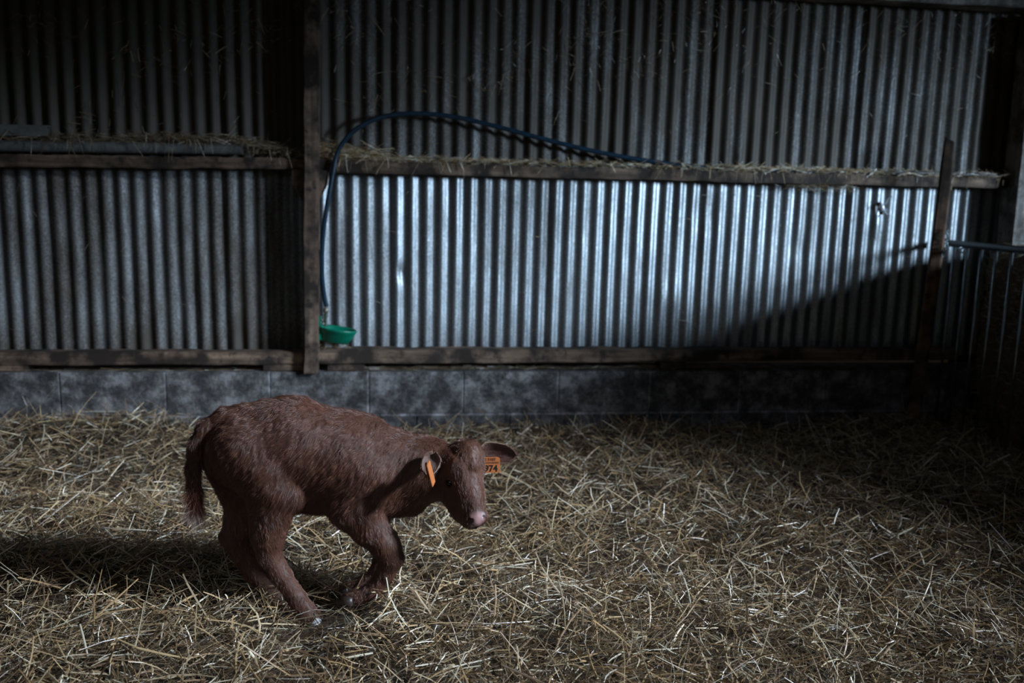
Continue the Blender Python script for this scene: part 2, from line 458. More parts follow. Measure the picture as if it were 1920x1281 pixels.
# ------------------------------------------------------------------ pipes, hose and drinker
def px_path(pts, Y): return np.array([atY(x, y, Y) for x, y in pts])
def hollow_pipe(name, p0, p1, r, mat, label, cat):
    p0, p1 = np.array(p0), np.array(p1); d = (p1-p0)/np.linalg.norm(p1-p0)
    pts = [p0, p0*.5+p1*.5, p1, p1, p1-d*.08]; rad = [r, r, r, r*.86, r*.84]
    bm = bmesh.new(); s = 20; rings = []
    for p, q in zip(pts, rad):
        a = np.array([0, 1, 0.]); b = np.cross(d, a); b /= np.linalg.norm(b)
        rings.append([bm.verts.new(p+q*(a*math.cos(2*math.pi*k/s)+b*math.sin(2*math.pi*k/s))) for k in range(s)])
    for r0, r1 in zip(rings, rings[1:]):
        for k in range(s): bm.faces.new((r0[k], r0[(k+1) % s], r1[(k+1) % s], r1[k]))
    bm.faces.new(rings[-1]); bm.faces.new(rings[0][::-1])
    return tag(bm_obj(name, bm, mat, smooth=False), label, cat)
zl = RL[1][1]
pr = .0275
a = atY(455, 280, YR+.035); b = atY(-420, 268, YR+.035)
hollow_pipe('plastic_pipe', b, a, pr, PLASTIC, 'long grey plastic pipe lying on the left wooden rail', 'pipe')
# square channel above it
def channel():
    e = atY(92, 246, YR+.045); s_ = atY(-420, 236, YR+.045); h = .026
    bm = bmesh.new()
    prof = [(-h, -h), (h, -h), (h, h), (-h, h)]; ip = [(-h+.005, -h+.005), (h-.005, -h+.005), (h-.005, h-.005), (-h+.005, h-.005)]
    def ringat(p, pf): return [bm.verts.new((p[0], p[1]+y, p[2]+z)) for y, z in pf]
    R_ = [ringat(s_, prof), ringat(e, prof), ringat(e, ip), ringat(e-np.array([.3, 0, 0]), ip)]
    for r0, r1 in zip(R_, R_[1:]):
        for k in range(4): bm.faces.new((r0[k], r0[(k+1) % 4], r1[(k+1) % 4], r1[k]))
    bm.faces.new(R_[0]); bm.faces.new(R_[-1])
    return bm_obj('square_duct', bm, PLASTIC)
tag(channel(), 'short square grey duct lying above the pipe at the far left', 'duct')

hp_ = [(1880, 329, 4.60), (1700, 324, 4.60), (1500, 322, 4.60), (1330, 315, 4.60), (1230, 304, 4.595), (1120, 285, 4.59), (1020, 261, 4.585), (930, 237, 4.58), (850, 219, 4.575),
       (775, 213, 4.57), (715, 220, 4.565), (670, 241, 4.56), (643, 268, 4.558), (631, 292, 4.556), (624, 325, 4.55), (616, 370, 4.545), (608, 420, 4.545), (604, 470, 4.55), (604, 520, 4.56), (608, 555, 4.57), (612, 574, 4.575)]
hose_pts = spline([atY(x, y, Y) for x, y, Y in hp_], 160)
tag(tube('water_hose', hose_pts, .0118, HOSEM, sides=14), 'blue black water hose looping from the rail down to the green drinker', 'hose')

# drinker bowl
dr = empty('water_bowl', tuple(atY(606, 625, 4.58)))
tag(dr, 'green drinking bowl with brass valve fixed beside the wooden post', 'drinking bowl')
def bowl():
    # tapering dish: rim ellipse tilted, seen from the side; back plate at left (against the post)
    bm = bmesh.new(); c0 = atY(632, 622, 4.56); n = 40
    def ringp(rx, ry, dz, dx=0, tilt=-.14):
        out = []
        for k in range(n):
            t = 2*math.pi*k/n; x = rx*math.cos(t); y = ry*math.sin(t)
            x = x if x > 0 else x*.98
            out.append(bm.verts.new((c0[0]+dx+x, c0[1]+y, c0[2]+dz+x*tilt)))
        return out
    Rr = .100; spec_ = [(.62, .30, -.058, -.014), (.70, .42, -.050, -.011), (.84, .62, -.022, -.004), (.97, .90, .004, 0), (1.0, .98, .012, 0), (1.0, .98, .018, 0), (.97, .94, .020, 0), (.93, .88, .014, 0),
                       (.80, .60, -.018, -.004), (.62, .40, -.042, -.010), (.30, .2, -.046, -.012)]
    R_ = [ringp(Rr*a, .078*b, z, dx, -.14) for a, b, z, dx in spec_]
    for r0, r1 in zip(R_, R_[1:]):
        for k in range(n): bm.faces.new((r0[k], r0[(k+1) % n], r1[(k+1) % n], r1[k]))
    bm.faces.new(R_[0][::-1]); bm.faces.new(R_[-1])
    return bm_obj('bowl', bm, GREEN, smooth=True)
adopt(bowl(), dr)
def plate():
    bm = bmesh.new(); t = atY(601, 592, 4.56); b_ = atY(601, 636, 4.56); n = 12
    out = []
    for k in range(n):
        a = math.pi*k/(n-1); out.append((.030*math.cos(a), t[2]-.022+.022*math.sin(a)))
    out += [(-.034, b_[2]), (.034, b_[2])]
    A = [bm.verts.new((t[0]-.010, 4.56+y, z)) for y, z in out]; B = [bm.verts.new((t[0]+.004, 4.56+y, z)) for y, z in out]
    bm.faces.new(A); bm.faces.new(B[::-1]); m = len(out)
    for k in range(m): bm.faces.new((A[k], A[(k+1) % m], B[(k+1) % m], B[k]))
    return bm_obj('back_plate', bm, GREEN)
adopt(plate(), dr)
v0, v1 = atY(612, 574, 4.575), atY(610, 612, 4.565)
def V3(t): return v0+(v1-v0)*t
adopt(tube('valve', [V3(0), V3(.12), V3(.13), V3(.30), V3(.31), V3(.55), V3(.56), V3(1)], [.010, .010, .0135, .0135, .010, .010, .008, .008], BRASS, sides=8), dr)
for px, py in ((604, 600), (606, 607)):
    p = atY(px, py, 4.535); adopt(tube('bolt', [p, p+np.array([0, -.008, 0])], .006, BRASS, sides=6), dr)

# ------------------------------------------------------------------ gate, bale
GX = 3.08
gt = empty('metal_gate', (GX, 3.6, 0)); tag(gt, 'galvanised barred metal gate running from the stake toward the viewer', 'gate')
tp = [atX(x, y, GX) for x, y in ((1778, 456), (1918, 469))]; bt = [atX(x, y, GX) for x, y in ((1752, 806), (1918, 884))]
def along(p, Y): t = (Y-p[0][1])/(p[1][1]-p[0][1]); return p[0]+(p[1]-p[0])*t
YE = 2.6
adopt(tube('top_rail', [tp[0]+np.array([0, .02, 0]), along(tp, 3.6), along(tp, YE)], .019, DARKSTEEL, sides=16), gt)
adopt(tube('bottom_rail', [bt[0]+np.array([0, .02, 0]), along(bt, 3.6), along(bt, YE)], .016, DARKSTEEL, sides=16), gt)
ys = [atX(x, 468, GX)[1] for x in (1789, 1818, 1844, 1871, 1899)]
sp_ = (ys[0]-ys[-1])/4
print('bar ys', ys, 'rail z', tp[0], tp[1], atY(1880, 452, 4.3))
y = ys[0]
for k in range(11):
    y = ys[0]-sp_*k
    if y < YE: break
    adopt(tube('bar', [along(tp, y), along(bt, y)], .0075, STEEL, sides=10), gt)
# chain around stake and gate head
def link_mesh(c, d, s):
    bm = bmesh.new(); R_, r_ = .010, .0024; n, m = 14, 6; d = d/np.linalg.norm(d); s = s-d*np.dot(s, d); s /= np.linalg.norm(s); q = np.cross(d, s); rr = []
    for i in range(n):
        t = 2*math.pi*i/n; cc = c + d*(R_*1.5*math.cos(t)) + s*(R_*.75*math.sin(t)); nrm = d*math.cos(t)+s*math.sin(t)
        rr.append([bm.verts.new(cc+r_*(nrm*math.cos(2*math.pi*j/m)+q*math.sin(2*math.pi*j/m))) for j in range(m)])
    for i in range(n):
        for j in range(m): bm.faces.new((rr[i][j], rr[(i+1) % n][j], rr[(i+1) % n][(j+1) % m], rr[i][(j+1) % m]))
    return bm
chain = [atY(x, y, 4.36) for x, y in ((1776, 433), (1775, 442), (1774, 452), (1774, 461), (1771, 469), (1769, 477))] + [atY(x, y, 4.30) for x, y in ((1796, 470), (1801, 467), (1804, 473))]
ch = empty('gate_chain', tuple(chain[0])); tag(ch, 'small steel chain tying the gate head to the wooden stake', 'chain')
for i, c in enumerate(chain):
    d = np.array([.1, 0, 1.]) if i < 6 else np.array([1, .3, .4]); s = np.array([1, 0, 0.]) if i % 2 else np.array([0, 1, .1])
    adopt(bm_obj('chain_link', link_mesh(c, d, s), STEEL, smooth=True), ch)

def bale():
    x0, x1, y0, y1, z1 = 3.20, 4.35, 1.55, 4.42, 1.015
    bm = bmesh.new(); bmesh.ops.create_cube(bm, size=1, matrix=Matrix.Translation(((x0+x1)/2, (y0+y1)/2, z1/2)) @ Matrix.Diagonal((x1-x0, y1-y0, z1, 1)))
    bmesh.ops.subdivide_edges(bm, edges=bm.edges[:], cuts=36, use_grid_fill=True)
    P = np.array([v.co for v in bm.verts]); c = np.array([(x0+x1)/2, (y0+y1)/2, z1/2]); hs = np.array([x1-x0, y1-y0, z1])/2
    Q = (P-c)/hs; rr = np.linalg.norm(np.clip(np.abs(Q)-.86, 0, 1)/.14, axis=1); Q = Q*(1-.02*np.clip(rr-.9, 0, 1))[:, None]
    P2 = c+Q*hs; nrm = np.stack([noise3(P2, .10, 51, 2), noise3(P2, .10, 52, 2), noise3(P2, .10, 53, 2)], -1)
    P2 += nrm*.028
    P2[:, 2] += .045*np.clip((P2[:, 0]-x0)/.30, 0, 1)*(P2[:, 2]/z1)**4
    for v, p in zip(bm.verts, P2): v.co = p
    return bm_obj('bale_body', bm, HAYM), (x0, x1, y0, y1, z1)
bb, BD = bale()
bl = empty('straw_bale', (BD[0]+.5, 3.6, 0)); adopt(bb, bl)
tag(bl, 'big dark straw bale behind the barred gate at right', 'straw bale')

# ------------------------------------------------------------------ straw
PAL = np.array([(.50, .35, .20), (.60, .47, .32), (.40, .25, .13), (.80, .72, .60), (.25, .155, .09), (.36, .27, .19), (.66, .58, .50), (.15, .09, .055)])
PAL = PAL*np.array([.98, 1.01, .93])
PW = np.array([.15, .13, .19, .06, .19, .12, .05, .11])
def straw(name, C, az, pitch, L, W, mat=STRAW, bend=.25, seed=0, pal=None, pw=None, dim=1.0):
    """one mesh of flattened stalks; every stalk is a bent 4-sided tube"""
    r = np.random.default_rng(seed); n = len(C); K = 4
    d = np.stack([np.cos(az)*np.cos(pitch), np.sin(az)*np.cos(pitch), np.sin(pitch)], -1)
    up = np.array([0, 0, 1.]); s = np.cross(d, up); s /= (np.linalg.norm(s, axis=1)[:, None]+1e-9); u = np.cross(s, d)
    roll = r.random(n)*math.pi; s, u = s*np.cos(roll)[:, None]+u*np.sin(roll)[:, None], u*np.cos(roll)[:, None]-s*np.sin(roll)[:, None]
    t = np.linspace(-.5, .5, K); bd = r.normal(0, bend, n); kink = r.random(n) < .22; kp = r.normal(0, .5, n)
    V = np.zeros((n, K, 4, 3), np.float32)
    lat = np.cross(d, up); lat /= (np.linalg.norm(lat, axis=1)[:, None]+1e-9)
    for i, tt in enumerate(t):
        off = lat*(bd*L*(tt*tt-.08))[:, None] + up*(-abs(bd)*.4*L*(tt*tt))[:, None]
        off += np.where(kink[:, None], lat*(kp*L*max(tt-.1, 0))[:, None], 0)
        c = C + d*(L*tt)[:, None] + off
        ww = W*(1.0 if 0 < i < K-1 else .75)
        a, b = s*(ww*.5)[:, None], u*(ww*.19)[:, None]
        V[:, i, 0] = c-a; V[:, i, 1] = c-b; V[:, i, 2] = c+a; V[:, i, 3] = c+b
    base = np.arange(n)[:, None]*K*4
    F_ = []
    for i in range(K-1):
        for q in range(4):
            q2 = (q+1) % 4; F_.append(np.stack([i*4+q, i*4+q2, (i+1)*4+q2, (i+1)*4+q]))
    F_.append(np.array([3, 2, 1, 0])); F_.append(np.array([(K-1)*4+k for k in range(4)]))
    Fq = (base[:, :, None] + np.array(F_)[None]).reshape(-1, 4) if False else (np.arange(n)[:, None, None]*K*4 + np.array(F_)[None]).reshape(-1, 4)
    P_ = PAL if pal is None else np.array(pal); w_ = PW if pw is None else np.array(pw)
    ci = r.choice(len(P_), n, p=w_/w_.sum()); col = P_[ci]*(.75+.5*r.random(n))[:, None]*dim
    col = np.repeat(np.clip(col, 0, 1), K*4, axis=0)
    return mesh_np(name, V.reshape(-1, 3), Fq, mat, attr=col)

def bed(n, seed, lmean, wlo, whi, zlo, zhi, pit):
    r = np.random.default_rng(seed)
    # denser where the place is seen from close by
    yy = 1.5 + 3.02*r.random(n)**.95; xx = -.9*(.9+yy*.62)+ (r.random(n))*(.9*(.9+yy*.62)+.35+yy*.72)
    xx = np.minimum(xx, 3.16+.0*yy)
    L = np.clip(r.lognormal(math.log(lmean), .5, n), .012, .24); W = wlo+(whi-wlo)*r.random(n)**1.6
    p = r.normal(0, pit, n); z = gz(xx, yy) + zlo+(zhi-zlo)*r.random(n) + np.abs(np.sin(p))*L*.42
    az = r.random(n)*2*math.pi + 1.2*noise3(np.stack([xx, yy, 0*xx], -1), .3, 61)
    k = yy < 4.50-L*.35
    if zhi > .013:
        for q in HOOFS:      # stalks are trodden down where the calf stands
            k &= ~((np.abs(xx-q[0]) < .055+L*.35) & (yy < q[1]+.06) & (yy > q[1]-.13-L*.3))
    return np.stack([xx, yy, z], -1)[k], az[k], p[k], L[k], W[k]
HOOFS = [atY(604, 1176, 2.50), atY(598, 1172, 2.53), atY(650, 1126, 2.56)]
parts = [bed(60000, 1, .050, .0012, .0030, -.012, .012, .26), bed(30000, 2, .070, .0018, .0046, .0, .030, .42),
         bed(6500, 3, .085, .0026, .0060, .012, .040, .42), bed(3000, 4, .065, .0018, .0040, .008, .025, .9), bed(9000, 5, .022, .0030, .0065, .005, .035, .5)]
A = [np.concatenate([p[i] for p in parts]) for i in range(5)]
darkened = np.arange(len(A[0])) < len(parts[0][0])  # bottom layer coloured darker to paint shade into the gaps
tag(straw('straw_bedding', *A, seed=5, dim=np.where(darkened, .42, 1.0)[:, None]), 'loose straw bedding covering the whole floor of the pen', 'straw', kind='stuff')
# trampled dark hollow straw uses the same stalks; small heap at the left wall
def heap(name, pts_px, n, label, seed, Y=4.60, L=.06, spread=(.05, .02, .012), W=(.001, .003), dim=1.0, pit=.35, hang=0, bias=None):
    r = np.random.default_rng(seed); P = spline([atY(x, y, Y) for x, y in pts_px], 200) if len(pts_px) > 1 else np.repeat(atY(*pts_px[0], Y)[None], 200, 0)
    u = r.random(n)
    if bias: u = u**bias
    idx = (u*199).astype(int); C = P[idx] + r.normal(0, 1, (n, 3))*np.array(spread)
    C[:, 2] += np.abs(r.normal(0, spread[2], n))
    Ln = np.clip(r.lognormal(math.log(L), .45, n), .01, .16); W_ = W[0]+(W[1]-W[0])*r.random(n)
    az = r.normal(0, .35, n) + (r.random(n) < .5)*math.pi; p = r.normal(0, pit, n)
    if hang: h = r.random(n) < hang; p = np.where(h, math.pi/2+r.normal(0, .35, n), p); C[h, 1] = Y-.045-.01*r.random(h.sum()); C[h, 2] -= .03
    C[:, 1] = np.minimum(C[:, 1], 4.64)
    return tag(straw(name, C, az, p, Ln, W_, seed=seed+1, dim=dim), label, 'straw', kind='stuff')
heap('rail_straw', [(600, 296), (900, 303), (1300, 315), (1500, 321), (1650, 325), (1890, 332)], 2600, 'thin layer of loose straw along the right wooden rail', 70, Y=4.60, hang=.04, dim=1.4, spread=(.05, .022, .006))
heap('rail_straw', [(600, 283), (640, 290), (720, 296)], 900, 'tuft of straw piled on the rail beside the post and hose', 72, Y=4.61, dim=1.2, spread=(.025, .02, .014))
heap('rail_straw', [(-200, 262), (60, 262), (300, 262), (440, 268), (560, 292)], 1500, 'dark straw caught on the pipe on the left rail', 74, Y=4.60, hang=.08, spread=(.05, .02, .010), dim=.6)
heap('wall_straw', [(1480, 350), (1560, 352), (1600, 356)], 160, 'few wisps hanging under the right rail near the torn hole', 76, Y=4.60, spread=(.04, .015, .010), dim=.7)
heap('gap_straw', [(60, 697), (300, 696), (490, 696)], 700, 'old straw in the gap under the left sill beam', 78, Y=4.60, spread=(.05, .012, .004), dim=.5, pit=.12)  # gap straw of both bays has a darker colour
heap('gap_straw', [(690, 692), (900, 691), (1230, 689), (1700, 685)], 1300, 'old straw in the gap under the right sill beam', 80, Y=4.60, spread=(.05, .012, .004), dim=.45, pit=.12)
heap('gap_straw', [(600, 645), (640, 648)], 60, 'bits of straw on the sill under the drinking bowl', 82, Y=4.59, spread=(.02, .012, .006), dim=1, pit=.4)
# wisps and cobwebbed bits stuck on the tin
def wall_bits():
    r = np.random.default_rng(90); n = 1300; C = []
    cl = [(790, 150), (960, 110), (1080, 110), (1290, 60), (1340, 30), (1230, 10), (650, 60), (630, 20), (700, 200), (330, 60), (260, 110), (500, 60), (170, 240), (1900, 90), (1870, 60), (1690, 50), (1500, 20), (1130, 30), (420, 90), (60, 40), (1100, 90), (940, 150), (1200, 120)]
    for i in range(n):
        if r.random() < .62:
            c = cl[r.integers(len(cl))]; x, y = c[0]+r.normal(0, 26), c[1]+r.normal(0, 22)
        else: x, y = r.uniform(0, 1880), min(r.uniform(0, 290), r.uniform(0, 290))
        C.append(atY(x, y, 4.637-.006*r.random()))
    for i in range(70): C.append(atY(r.uniform(20, 1740), r.uniform(340, 640), 4.652))
    C = np.array(C); n = len(C)
    az = np.where(r.random(n) < .5, 0, math.pi)+r.normal(0, .12, n); p = r.uniform(-1.5, 1.5, n)
    return tag(straw('wall_straw', C, az, p, np.clip(r.lognormal(math.log(.035), .5, n), .01, .11), .0009+.0016*r.random(n), seed=91, dim=.85),
               'scattered wisps of straw and dust stuck to the tin wall', 'straw', kind='stuff')
wall_bits()
def bale_straw():
    r = np.random.default_rng(95); n = 9000; x0, x1, y0, y1, z1 = BD
    side = r.random(n); C = np.zeros((n, 3)); az = r.normal(math.pi/2, .5, n); p = r.normal(0, .35, n)
    f = side < .6
    C[f] = np.stack([x0-.004+.022*r.random(f.sum())-.012, r.uniform(y0, y1, f.sum()), r.uniform(.02, z1, f.sum())], -1)
    g = ~f; C[g] = np.stack([r.uniform(x0, x1, g.sum()), r.uniform(y0, y1, g.sum()), z1+.026*r.random(g.sum())], -1); C[g, 2] += .045*np.clip((C[g, 0]-x0)/.30, 0, 1); az[g] = r.random(g.sum())*6.28; p[g] *= .6
    o = straw('loose_straw', C, az, p, np.clip(r.lognormal(math.log(.06), .4, n), .02, .14), .0012+.0024*r.random(n), seed=96, dim=.8)
    o['kind'] = 'stuff'; return o
adopt(bale_straw(), bl)

# ------------------------------------------------------------------ the calf
exec_calf = True
YC = 2.62
M_PER = 1/ (FPX/ (YC/ math.cos(0.17)))        # metres per pixel near the calf
def C3(px, py, dy=0): return atY(px, py, YC+dy)
mp = float(np.linalg.norm(C3(560, 900)-C3(561, 900)))
prims = []   # (a, b, ra, rb, k, yscale, sign)
def cap(p, q, k=.02, ys=1.0, sign=1):
    a = C3(*p[:2], p[3] if len(p) > 3 else 0); b = C3(*q[:2], q[3] if len(q) > 3 else 0)
    prims.append((a, b, p[2]*mp, q[2]*mp, k, ys, sign))
def chain_(pts, k=.02, ys=1.0):
    for p, q in zip(pts, pts[1:]): cap(p, q, k, ys)
# torso
chain_([(468, 843, 80), (552, 838, 88), (650, 862, 88), (716, 880, 80)], .03, 1.22)
cap((700, 925, 52), (766, 932, 38, -.01), .035, 1.1)
cap((572, 911, 51), (680, 917, 57), .03, 1.1)
chain_([(735, 876, 72), (800, 880, 60, -.02), (842, 884, 47, -.05)], .03, 1.1)
cap((500, 782, 32), (560, 772, 26), .03)              # croup
cap((452, 790, 22), (700, 800, 16), .04)              # spine
# near hind leg
cap((468, 852, 66, -.035), (512, 905, 56, -.045), .022, 1.15)
cap((505, 885, 58, -.045), (538, 922, 36, -.055), .02)
cap((512, 920, 50, -.05), (503, 1005, 31, -.055), .02)
cap((503, 1000, 32, -.055), (506, 1042, 21.5, -.06), .012)
cap((504, 1036, 17, -.06), (492, 1040, 12, -.06), .010)
chain_([(507, 1045, 21, -.06), (528, 1080, 18.5, -.065), (558, 1125, 17, -.07), (573, 1148, 18.5, -.075), (586, 1160, 17, -.08)], .008)
# far hind leg
cap((440, 850, 62, .05), (470, 945, 47, .055), .02)
cap((470, 940, 46, .055), (444, 1004, 29, .06), .014)
cap((438, 1006, 24, .06), (424, 1008, 14, .06), .010)
chain_([(444, 1010, 29, .06), (478, 1070, 23, .05), (520, 1120, 19, .04), (538, 1140, 19, .035)], .010)
# near fore leg
cap((690, 890, 62, -.03), (668, 948, 50, -.05), .03)
chain_([(668, 948, 49, -.05), (692, 988, 35, -.055), (722, 1022, 27, -.06), (734, 1046, 24.5, -.06)], .015)
chain_([(733, 1050, 24, -.06), (722, 1074, 18, -.06), (706, 1098, 16, -.06), (696, 1112, 18.5, -.06), (672, 1121, 15.5, -.06), (660, 1124, 15, -.06)], .008)
# far fore leg
chain_([(690, 940, 44, .045), (706, 1000, 27, .05), (722, 1036, 22, .055), (712, 1066, 17, .05), (690, 1090, 15, .05), (676, 1098, 16, .05), (652, 1104, 13.5, .05)], .010)
# head
cap((866, 868, 40, -.075), (872, 862, 36, -.075), .02)
cap((880, 848, 22, -.085), (876, 846, 22, -.07), .02)
cap((868, 886, 38, -.085), (882, 935, 26, -.135), .02)
cap((882, 935, 26, -.135), (888, 966, 23.5, -.155), .015)
cap((846, 905, 35, -.06), (866, 955, 22, -.12), .02)      # jaw
cap((868, 960, 20, -.125), (880, 976, 15, -.145), .012)   # chin
cap((889, 970, 17, -.165), (900, 969, 14, -.160), .010)   # nose pad
cap((899, 880, 11, -.085), (896, 888, 11, -.095), .010)   # far brow
cap((852, 884, 11, -.105), (846, 893, 9, -.105), .010)    # near brow
cap((874, 845, 9, -.10), (888, 868, 10, -.12), .02)       # forehead curl ridge
cap((842, 905, 7.5, -.118), (845, 907, 6, -.122), .005, 1, -1)     # eye socket
cap((879, 978, 5.4, -.188), (884, 974, 4.4, -.184), .004, 1, -1)  # nostrils
cap((908, 971, 3.5, -.180), (905, 969, 3, -.178), .004, 1, -1)
cap((872, 984, 1.6, -.172), (893, 987, 1.4, -.178), .003, 1, -1)  # mouth line
# tail
chain_([(458, 774, 17, -.01), (420, 780, 15, -.015), (385, 802, 14, -.02), (368, 835, 13.5, -.025), (362, 880, 13, -.03), (365, 925, 12.5, -.035), (368, 958, 9.5, -.035)], .010)

def build_body():
    lo = np.array([min(min(a[0], b[0])-ra for a, b, ra, rb, *_ in prims)-.05, YC-.30, -.04])
    hi = np.array([max(max(a[0], b[0])+ra for a, b, ra, rb, *_ in prims)+.05, YC+.24, .84])
    h = .0042
    ns = np.ceil((hi-lo)/h).astype(int)
    ax = [lo[i]+h*np.arange(ns[i], dtype=np.float32) for i in range(3)]
    F = np.full(ns, .06, np.float32)
    for a, b, ra, rb, k, ys, sg in prims:
        m = max(ra, rb)+k+.065
        i0 = [max(0, int((min(a[i], b[i])-m-lo[i])/h)) for i in range(3)]; i1 = [min(ns[i], int((max(a[i], b[i])+m-lo[i])/h)+2) for i in range(3)]
        if any(i1[i] <= i0[i] for i in range(3)): continue
        X = ax[0][i0[0]:i1[0]][:, None, None]; Y = ax[1][i0[1]:i1[1]][None, :, None]; Zz = ax[2][i0[2]:i1[2]][None, None, :]
        ab = (b-a).astype(np.float32)
        A3 = a.astype(np.float32)
        dx, dy, dz = X-A3[0], Y-A3[1], Zz-A3[2]
        t = np.clip((dx*ab[0]+dy*ab[1]+dz*ab[2])/max(float((ab**2).sum()), 1e-8), 0, 1)
        d = np.sqrt((dx-t*ab[0])**2+((dy-t*ab[1])*ys)**2+(dz-t*ab[2])**2) - (ra+(rb-ra)*t)
        sub = F[i0[0]:i1[0], i0[1]:i1[1], i0[2]:i1[2]]
        if sg > 0:
            hh = np.clip(k-np.abs(sub-d), 0, None)/k; new = np.minimum(sub, d)-hh*hh*k*.25
        else:
            hh = np.clip(k-np.abs(sub+d), 0, None)/k; new = np.maximum(sub, -d)+hh*hh*k*.25
        F[i0[0]:i1[0], i0[1]:i1[1], i0[2]:i1[2]] = new
    import openvdb
    g = openvdb.FloatGrid(.06); g.copyFromArray(F)
    P, Q = g.convertToQuads(isovalue=0.0)[:2] if hasattr(g, 'convertToQuads') else g.convertToPolygons(0.0)
    P = P*h+lo
    return P.astype(np.float64), Q
BP, BQ = build_body()
print('body', BP.shape, BQ.shape, 'mp', mp)

def proj(P):
    d = P-CP; z = d@Fv; return np.stack([960+FPX*(d@Rv)/z, 640.5-FPX*(d@Uv)/z], -1)
def normals(P, Q):
    e = np.cross(P[Q[:, 2]]-P[Q[:, 0]], P[Q[:, 3]]-P[Q[:, 1]]); N = np.zeros_like(P)
    for i in range(4): np.add.at(N, Q[:, i], e)
    return N/(np.linalg.norm(N, axis=1)[:, None]+1e-12)
N0 = normals(BP, BQ)
if (N0*(BP-BP.mean(0))).sum() < 0: BQ = BQ[:, ::-1]; N0 = -N0
# muscle and wrinkle relief
wr = np.stack([BP[:, 0], BP[:, 1], BP[:, 2]*.35], -1)
BP = BP + N0*(.0012*noise3(BP, .05, 31, 2) + .0022*noise3(wr, .013, 33, 2))[:, None]
_pf = np.exp(-(np.linalg.norm(BP-C3(882, 868, -.11), axis=1)/.045)**2)
BP = BP + N0*(_pf*.0034*noise3(BP, .013, 38, 2))[:, None]

def coat(P, r):
    """coat colour by place on the animal"""
    n = noise3(P, .07, 35, 3); c = np.array([.100, .042, .026])*(1+.35*n)[:, None]
    c *= (1+.10*r.normal(0, 1, len(P)))[:, None]
    def near(px, py, dy, rad): 
        q = C3(px, py, dy); return np.clip(1.6-np.linalg.norm(P-q, axis=1)/(rad*mp)*1.0, 0, 1)[:, None]
    lid = near(844, 905, -.115, 7)*.8; c = c*(1-lid)+np.array([.02, .012, .01])*lid
    pink = near(895, 973, -.185, 11); c = c*(1-pink)+np.array([.46, .27, .26])*pink
    for q in ((886, 985, -.18, 5), (903, 966, -.175, 5)): k_ = near(*q); c = c*(1-k_)+np.array([.62, .52, .54])*k_
    for q in ((882, 976, -.185, 4), (908, 971, -.18, 3)): k_ = near(*q); c = c*(1-k_)+np.array([.10, .03, .03])*k_
    k_ = near(560, 962, 0, 14)*.8; c = c*(1-k_)+np.array([.45, .40, .36])*k_
    k_ = near(372, 985, -.035, 14)*.7; c = c*(1-k_)+np.array([.5, .45, .4])*k_
    return np.clip(c, 0, 1)
r0 = np.random.default_rng(1)
SKIN = tint_mat('calf_skin', .55, .3)
FUR = tint_mat('calf_fur', .42, .45)
calf = empty('calf', tuple(C3(560, 1175)*np.array([1, 1, 0])))
tag(calf, 'reddish brown calf with orange ear tags running on the straw', 'calf')
body = adopt(mesh_np('body', BP, BQ, SKIN, smooth=True, attr=coat(BP, r0)*.8), calf)

# hooves
HOOF = plain('dark_hoof', (.05, .035, .03), .4); HOOFW = plain('white_hoof', (.75, .78, .80), .35, var=.08)
def hoof(a, b, ra, rb, mat):
    a, b = C3(a[0], a[1], a[2]), C3(b[0], b[1], b[2]); d = b-a
    for s in (-1, 1):
        off = np.array([0, s*ra*mp*.45, 0]); pts = [a+off+d*t for t in (0, .35, .75, 1, 1.06)]
        adopt(tube('hoof', pts, [ra*mp*.72, ra*mp*.78, (ra*.45+rb*.35)*mp, rb*mp*.55, rb*mp*.2], mat, sides=12), calf)
hoof((587, 1161, -.082), (602, 1176, -.088), 16, 11, HOOFW)
hoof((539, 1141, .034), (552, 1154, .03), 18, 13, HOOF)
hoof((662, 1124, -.06), (640, 1127, -.06), 16, 11, HOOF)
hoof((654, 1104, .05), (634, 1108, .05), 15, 11, HOOF)
# eyes
def ball(name, c, r, mat, sq=(1, 1, 1)):
    bm = bmesh.new(); bmesh.ops.create_uvsphere(bm, u_segments=20, v_segments=14, radius=r)
    for v in bm.verts: v.co = Vector((v.co.x*sq[0]+c[0], v.co.y*sq[1]+c[1], v.co.z*sq[2]+c[2]))
    return adopt(bm_obj(name, bm, mat, smooth=True), calf)
ball('eye', C3(844, 905, -.108), .0115, EYEM)
ball('eye', C3(901, 896, -.075), .0115, EYEM)

